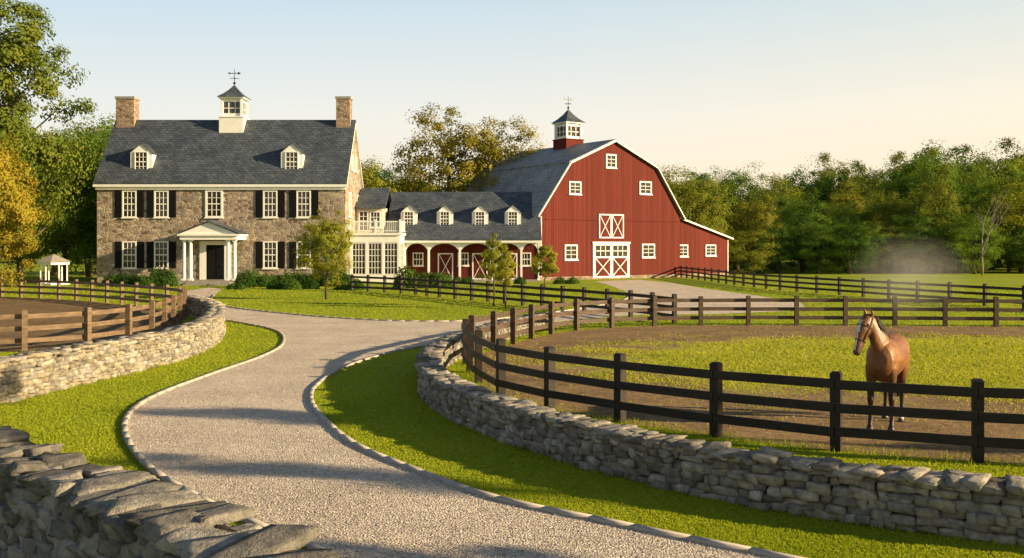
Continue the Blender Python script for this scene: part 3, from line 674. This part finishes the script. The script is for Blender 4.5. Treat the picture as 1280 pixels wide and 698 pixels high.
sap2=tree_mesh(206,3.1,.95,.8,.045,55,140,.3,.06,10,.3,leaf='leafB')
x,y=P(681,359); plant(sap2,x,y,1.0,0,'young golden tree beside the barn corner')
shade=tree_mesh(207,11,.55,2.4,.13,20,70,.42,.13,14,.3,leaf='leafA')
for x,y,s,rz in((22,3.4,1.0,0),(24,6.0,.95,2),(26,9.4,1.05,4)): plant(shade,x,y,s,rz,'slender shade tree beside the paddock')
def bare():
    r=random.Random(4); t=MB(); 
    def br(p,d,l,rad,dep):
        pts=[p];dd=d.copy()
        for i in range(4): dd=(dd+Vector((r.uniform(-.18,.18),r.uniform(-.18,.18),r.uniform(-.02,.14)))).normalized(); pts.append(pts[-1]+dd*l/4)
        t.tube(pts,[rad,rad*.88,rad*.76,rad*.64,rad*.5],5)
        if dep>0:
            for k in range(3):
                q=pts[r.choice([2,3,4,4])]; nd=(dd+Vector((r.uniform(-.8,.8),r.uniform(-.8,.8),r.uniform(-.1,.5)))).normalized(); br(q,nd,l*r.uniform(.55,.75),rad*.5,dep-1)
    br(Vector((0,0,-.1)),Vector((.03,0,1)),4.0,.13,4)
    return t
x=(1228-640)*103/FL; bt_=top('bare_tree','pale barked leafless tree standing at the woodland edge','tree',(x,103,0)); bare().make('trunk',M['palebark'],bt_,smooth=True)
def shrub_mesh(seed,R,Hh,n,ls,leaf='leafS'):
    r=np.random.default_rng(seed); d=r.normal(size=(n,3)); d[:,2]=abs(d[:,2]); d/=np.linalg.norm(d,axis=1,keepdims=True)
    m=1+.1*np.sin(4*np.arctan2(d[:,1],d[:,0])+3*d[:,2]); rad=r.uniform(.7,1.03,n)*m
    pos=np.stack([d[:,0]*R*rad,d[:,1]*R*rad,.05+d[:,2]*Hh*rad],-1); lowm=r.random(n)<.35; pos[lowm,2]*=r.uniform(.0,1,lowm.sum())
    nr=d+r.normal(size=d.shape)*.5; nr/=np.linalg.norm(nr,axis=1,keepdims=True); a=np.cross(nr,r.normal(size=nr.shape)); a/=np.linalg.norm(a,axis=1,keepdims=True); b=np.cross(nr,a); s=ls*r.uniform(.6,1.3,n)[:,None]
    return npmesh('shrub',np.stack([pos-a*s,pos-b*s*.6,pos+a*s,pos+b*s*.6],1),np.arange(n*4).reshape(-1,4),[M[leaf]])
SM=[shrub_mesh(1,.8,1.2,1800,.07),shrub_mesh(2,.9,.9,1800,.07),shrub_mesh(3,.7,1.6,1800,.075,'leafA')]
def shrub(u,v,k,s,lbl='clipped dark green shrub in the foundation bed',sz=None):
    x,y=P(u,v); o=finish(bpy.data.objects.new('shrub',SM[k]),loc=(x,y,0),rotz=rr.uniform(0,6)); o.scale=(s,s,sz or s); o['label']=lbl; o['category']='shrub'; o['group']='garden shrubs around the buildings'
for u,k,s in((140,1,.9),(152,0,.8),(166,1,1.),(180,1,.9),(196,2,.9),(208,0,1.1),(306,0,1.0),(318,2,.8),(331,1,1.),(344,1,.9),(356,0,.8),(370,1,1.1),(384,1,1.),(398,0,.9),(412,1,1.),(425,0,1.),(436,1,.9)):
    shrub(u,357.5+rr.uniform(-.6,2.5),k,s)
for u in (345,365,388,430,445): shrub(u,362+rr.uniform(-.5,1),1,.75,'low mounded shrub at the bed edge')
shrub(508,360,0,1.25,'round clipped boxwood ball on the lawn'); 
for u in(527,539,551): shrub(u,360,1,1.15,'low clipped hedge shrub on the lawn')
for u in(290,300): shrub(u,362,1,.45,'small round boxwood by the portico steps')
for u in(650,700,716,573,585): shrub(u,355,1,.6,'low shrub at the foot of the wall')
# ------------------------------------------------------------ horse
def build_horse():
    hd=math.atan2(-.86,-.51); O=(6.3,16.72,0)
    horse=top('horse','bay horse with white blaze and halter standing in the paddock','horse',O,hd)
    m=MB(); yl=(0,1,0)
    tr=[(-.86,1.20,.06,.06),(-.80,1.22,.19,.15),(-.68,1.23,.27,.23),(-.5,1.215,.315,.285),(-.28,1.18,.315,.295),(-.05,1.14,.325,.31),(.18,1.12,.345,.30),(.38,1.13,.375,.27),(.54,1.14,.35,.235),(.64,1.14,.27,.2),(.70,1.14,.15,.12)]
    m.tube([(a,0,b) for a,b,_,_ in tr],[c for *_,c,_ in tr],20,lat=yl,rad2=[d for *_,d in tr])
    nb=Vector((.42,0,1.3))
    def bend(p,ang,c=nb):
        d=Vector(p)-c; return c+Matrix.Rotation(ang,3,'Z')@d
    nk=[((.34,0,1.22),.30,.18,0),((.46,0,1.36),.27,.15,-.1),((.56,0,1.49),.215,.12,-.22),((.63,0,1.6),.175,.1,-.34),((.69,0,1.70),.145,.09,-.44),((.745,0,1.79),.118,.08,-.5)]
    pts=[bend(p,a) for p,_,_,a in nk]; lats=[tuple(Matrix.Rotation(a,3,'Z')@Vector((0,1,0))) for *_,a in nk]
    m.tube(pts,[x[1] for x in nk],18,lat=lats,rad2=[x[2] for x in nk])
    poll=pts[-1]; HA=-.55; hf=Matrix.Rotation(HA,3,'Z')@Vector((1,0,0)); hl=Matrix.Rotation(HA,3,'Z')@Vector((0,1,0)); up=Vector((0,0,1))
    def hp(f,z,l=0): return poll+hf*f+up*z+hl*l
    hs=[(-.05,.0,.08,.068),(.03,.0,.115,.09),(.085,-.07,.135,.098),(.13,-.16,.13,.092),(.175,-.265,.105,.072),(.215,-.36,.083,.058),(.25,-.45,.075,.056),(.275,-.515,.068,.056),(.285,-.55,.045,.04)]
    m.tube([hp(a,b) for a,b,_,_ in hs],[c for *_,c,_ in hs],16,lat=tuple(hl),rad2=[d for *_,d in hs])
    for s in(-1,1):
        m.tube([hp(0,.05,s*.055),hp(.0,.11,s*.072),hp(.01,.15,s*.078),hp(.015,.195,s*.07)],[.03,.034,.025,.009],8,lat=tuple(hl),rad2=[.028,.032,.022,.008])
    def leg(ps,n=12):
        m.tube([(a,b,c) for a,b,c,_,_ in ps],[x[3] for x in ps],n,lat=yl,rad2=[x[4] for x in ps])
    for s,fx in((1,-.03),(-1,.09)):
        y=s*.155
        leg([(.46,s*.13,1.2,.17,.09),(.49+fx*.2,y,1.0,.15,.10),(.50+fx*.4,y,.86,.105,.085),(.50+fx*.6,y,.7,.075,.065),(.50+fx*.8,y,.56,.058,.055),(.51+fx*.85,y,.49,.06,.056),(.50+fx*.9,y,.42,.043,.042),(.49+fx,y,.3,.036,.034),(.49+fx,y,.19,.043,.042),(.505+fx,y,.14,.043,.042),(.535+fx,y,.08,.037,.038),(.55+fx,y,.055,.052,.052),(.565+fx,y,.0,.07,.062)])
    for s,fx in((1,.12),(-1,-.08)):
        y=s*.15
        leg([(-.52,s*.14,1.25,.22,.12),(-.50,s*.155,1.05,.21,.13),(-.47,y,.9,.165,.115),(-.50+fx*.3,y,.76,.11,.085),(-.58+fx*.6,y,.65,.08,.062),(-.655+fx*.8,y,.56,.07,.055),(-.66+fx,y,.5,.06,.05),(-.645+fx,y,.42,.048,.043),(-.635+fx,y,.3,.04,.036),(-.625+fx,y,.19,.046,.043),(-.605+fx,y,.14,.044,.042),(-.575+fx,y,.08,.038,.038),(-.56+fx,y,.055,.052,.052),(-.545+fx,y,.0,.07,.062)])
    me=m.mesh('body_raw',[]); tmp=bpy.data.objects.new('tmp',me); col.objects.link(tmp)
    md=tmp.modifiers.new('r','REMESH'); md.mode='VOXEL'; md.voxel_size=.014; md.use_smooth_shade=True
    sm=tmp.modifiers.new('s','SMOOTH'); sm.iterations=7; sm.factor=.5
    dg=bpy.context.evaluated_depsgraph_get(); nm=bpy.data.meshes.new_from_object(tmp.evaluated_get(dg)); bpy.data.objects.remove(tmp)
    n=len(nm.vertices); co=np.zeros(n*3); nm.vertices.foreach_get('co',co); co=co.reshape(-1,3)
    c=np.tile([.23,.095,.026],(n,1)); z=co[:,2]
    f=np.clip((.9-z)/.28,0,1)[:,None]; c=c*(1-f)+np.array([.012,.008,.007])*f
    f=(np.clip((1.15-z)/.3,0,1)*.5)[:,None]; c=c*(1-f)+np.array([.05,.02,.01])*f
    sock=(co[:,0]<0)&(z<.2)&(z>.06)&(co[:,1]>0); c[sock]=[.5,.45,.4]
    c[z<.055]=[.05,.04,.035]
    rel=co-np.array(poll); ff=rel@np.array(hf); ll=rel@np.array(hl); uu=rel[:,2]
    ax=np.array([.25,-.55]); ax/=np.linalg.norm(ax); nx=np.array([-ax[1],ax[0]])
    al=ff*ax[0]+uu*ax[1]; fr=ff*nx[0]+uu*nx[1]
    head=(np.abs(ll)<.14)&(ff>-.02)&(al>-.05)&(al<.72)&(z>1.15)
    c=np.where(head[:,None],c*.65,c)
    dk=head&(al>.3); w_=np.clip((al-.3)/.3,0,1)[:,None]; c=np.where(dk[:,None],c*(1-w_*.8)+np.array([.03,.018,.014])*w_*.8,c)
    blz=head&(np.abs(ll)<.032-.016*(al>.25))&(fr>.04)&(al>.05)&(al<.55); c[blz]=[.7,.66,.6]
    a=nm.attributes.new('tint','FLOAT_COLOR','POINT'); cc=np.ones((n,4),dtype=np.float32); cc[:,:3]=c; a.data.foreach_set('color',cc.ravel())
    mt,nt,out=newmat('bay_coat'); at=N(nt,'ShaderNodeAttribute',attribute_name='tint'); v=coords(nt); k=mix(nt,at.outputs['Color'],ramp(nt,noise(nt,v,5,5,.65),[(.3,(.55,.5,.48)),(.7,(1.25,1.25,1.25))]),1.,'MULTIPLY')
    p=pbsdf(nt,out,k,.45,bump(nt,noise(nt,v,8,5,.65),.4,.03),.4)
    nm.name='body'; nm.materials.clear(); nm.materials.append(mt); nm.polygons.foreach_set('use_smooth',[True]*len(nm.polygons))
    finish(bpy.data.objects.new('body',nm),parent=horse)
    hair=simple('black_horse_hair',(.02,.012,.008),.5,.4,30,.6,.01)
    r=random.Random(9)
    t=MB()
    for i in range(60):
        a=r.uniform(-1,1); b=r.uniform(-1,1); w_=.05
        t.tube([(-.83,a*.03,1.33+b*.03),(-.93,a*.05,1.25),(-.96+b*.03,a*w_*1.4,1.0),(-.95+b*.06,a*w_*1.9,.75),(-.92+b*.06,a*w_*1.6,.42+r.uniform(-.08,.1))],[.02,.026,.024,.02,.004],5)
    t.make('tail',hair,horse,smooth=True)
    t=MB()
    for i in range(130):
        q=i/129; f=q*(len(pts)-1); j=min(int(f),len(pts)-2); g_=f-j
        p=pts[j].lerp(pts[j+1],g_); rd=nk[j][1]*(1-g_)+nk[j+1][1]*g_; tan=(pts[j+1]-pts[j]).normalized(); lt=Vector(lats[j]); u_=lt.cross(tan)*-1
        if u_.x>0:u_=-u_
        c0=p+u_*(rd*.95); ln=r.uniform(.14,.27); sd=1 if i%3 else -1
        t.tube([c0,c0+u_*.035+lt*.03*sd,c0+lt*(.1*sd)-up*ln*.4,c0+lt*(.13*sd)-up*ln+tan*r.uniform(-.03,.03)],[.015,.02,.014,.003],5)
    for i in range(14):
        s=r.uniform(-1,1); t.tube([hp(.0,.1,s*.03),hp(.07,.09,s*.035),hp(.13,.0+r.uniform(-.02,.02),s*.05),hp(.16,-.08+r.uniform(-.03,.02),s*.055)],[.012,.014,.012,.003],5)
    t.make('mane',hair,horse,smooth=True)
    e=MB()
    for s in(-1,1): e.tube([hp(.115,-.06,s*.075),hp(.12,-.06,s*.09),hp(.122,-.06,s*.102)],[.024,.022,.006],10)
    e.make('eyes',simple('dark_eye',(.01,.006,.004),.1,.1,3,0,.001,.6),horse,smooth=True)
    ht=MB(); u2=(hl.cross((hp(.25,-.45)-hp(.085,-.07)).normalized()))
    def band(f0,z0,ra,rb,th=.008):
        c0=hp(f0,z0); ps=[c0+u2*ra*math.cos(q)+hl*rb*math.sin(q) for q in [k*2*math.pi/18 for k in range(19)]]
        ht.tube(ps,[th]*19,5)
    band(.2,-.32,.096,.068); band(.1,-.1,.138,.1)
    for s in(-1,1): ht.tube([hp(.2,-.32,s*.068),hp(.145,-.2,s*.09),hp(.09,-.1,s*.102),hp(.02,.02,s*.095),hp(-.0,.09,s*.05)],[.008]*5,5)
    ht.make('halter',simple('leather_halter',(.05,.02,.012),.6),horse,smooth=True)
build_horse()
bm_=bmesh.new(); bmesh.ops.create_icosphere(bm_,subdivisions=3,radius=1); me=bpy.data.meshes.new('dust_cloud'); bm_.to_mesh(me); bm_.free()
dc=finish(bpy.data.objects.new('dust_cloud',me),loc=(8.1,20.3,2.45)); dc.scale=(1.35,1.1,.95); dc['kind']='stuff'
m,nt,out=newmat('sunlit_dust'); tc=N(nt,'ShaderNodeTexCoord'); ln=N(nt,'ShaderNodeVectorMath',operation='LENGTH'); L(nt,tc.outputs['Object'],ln.inputs[0])
fo=ramp(nt,ln.outputs['Value'],[(.0,(1,1,1)),(.5,(.3,.3,.3)),(.95,(0,0,0))]); nn=ramp(nt,noise(nt,tc.outputs['Object'],1.8,5,.6),[(.3,(0,0,0)),(.7,(1,1,1))])
dn=math_(nt,'MULTIPLY',math_(nt,'MULTIPLY',fo,nn),.75); vs=N(nt,'ShaderNodeVolumeScatter'); vs.inputs['Color'].default_value=(1,.97,.88,1); vs.inputs['Anisotropy'].default_value=0; L(nt,dn,vs.inputs['Density']); L(nt,vs.outputs[0],out.inputs['Volume']); me.materials.append(m)
# ------------------------------------------------------------ light, sky, camera
az=math.atan2(.96,-.26); el=math.radians(16)
sd=Vector((math.sin(az)*math.cos(el),math.cos(az)*math.cos(el),math.sin(el)))
ld=bpy.data.lights.new('sun','SUN'); ld.energy=10.5; ld.angle=math.radians(.5); ld.color=(1,.76,.44)
lo=bpy.data.objects.new('sun',ld); col.objects.link(lo); lo.rotation_euler=sd.to_track_quat('Z','Y').to_euler(); lo.location=(30,0,30)
wd=bpy.data.worlds.new('World'); scene.world=wd; wd.use_nodes=True; nt=wd.node_tree; nt.nodes.clear()
sk=N(nt,'ShaderNodeTexSky',sky_type='NISHITA'); sk.sun_disc=False; sk.sun_elevation=el; sk.sun_rotation=az; sk.air_density=1.0; sk.dust_density=1.5; sk.ozone_density=1.5
tc=N(nt,'ShaderNodeTexCoord'); sp=N(nt,'ShaderNodeSeparateXYZ'); L(nt,tc.outputs['Generated'],sp.inputs[0])
gr=ramp(nt,sp.outputs['Z'],[(0,(1.1,.88,.60)),(.06,(1.1,.94,.73)),(.13,(.98,.94,.83)),(.23,(.70,.82,.87)),(.36,(.30,.40,.48)),(.6,(.13,.18,.26)),(1,(.08,.12,.2))])
side=ramp(nt,math_(nt,'ADD',math_(nt,'MULTIPLY',sp.outputs['X'],.5),.5),[(.2,(.88,.95,1.03)),(.5,(.98,.99,1.0)),(.8,(1.1,1.02,.9))])
gc=mix(nt,gr,side,1.,'MULTIPLY')
nb_=mix(nt,sk.outputs[0],(.14,.14,.14),1.,'MULTIPLY')
fin=mix(nt,nb_,gc,.93)
bg=N(nt,'ShaderNodeBackground'); bg.inputs[1].default_value=1.0; ow=N(nt,'ShaderNodeOutputWorld'); L(nt,fin,bg.inputs[0]); L(nt,bg.outputs[0],ow.inputs[0])
cam=bpy.data.cameras.new('camera'); cam.lens=35; cam.sensor_width=36; cam.shift_y=-41/1280; cam.clip_end=6000; cam.clip_start=.1
co=bpy.data.objects.new('camera',cam); col.objects.link(co); co.location=(0,0,CH); co.rotation_euler=(math.pi/2,0,0); scene.camera=co
scene.view_settings.view_transform='Standard'; scene.view_settings.look='None'; scene.view_settings.exposure=0; scene.view_settings.gamma=1
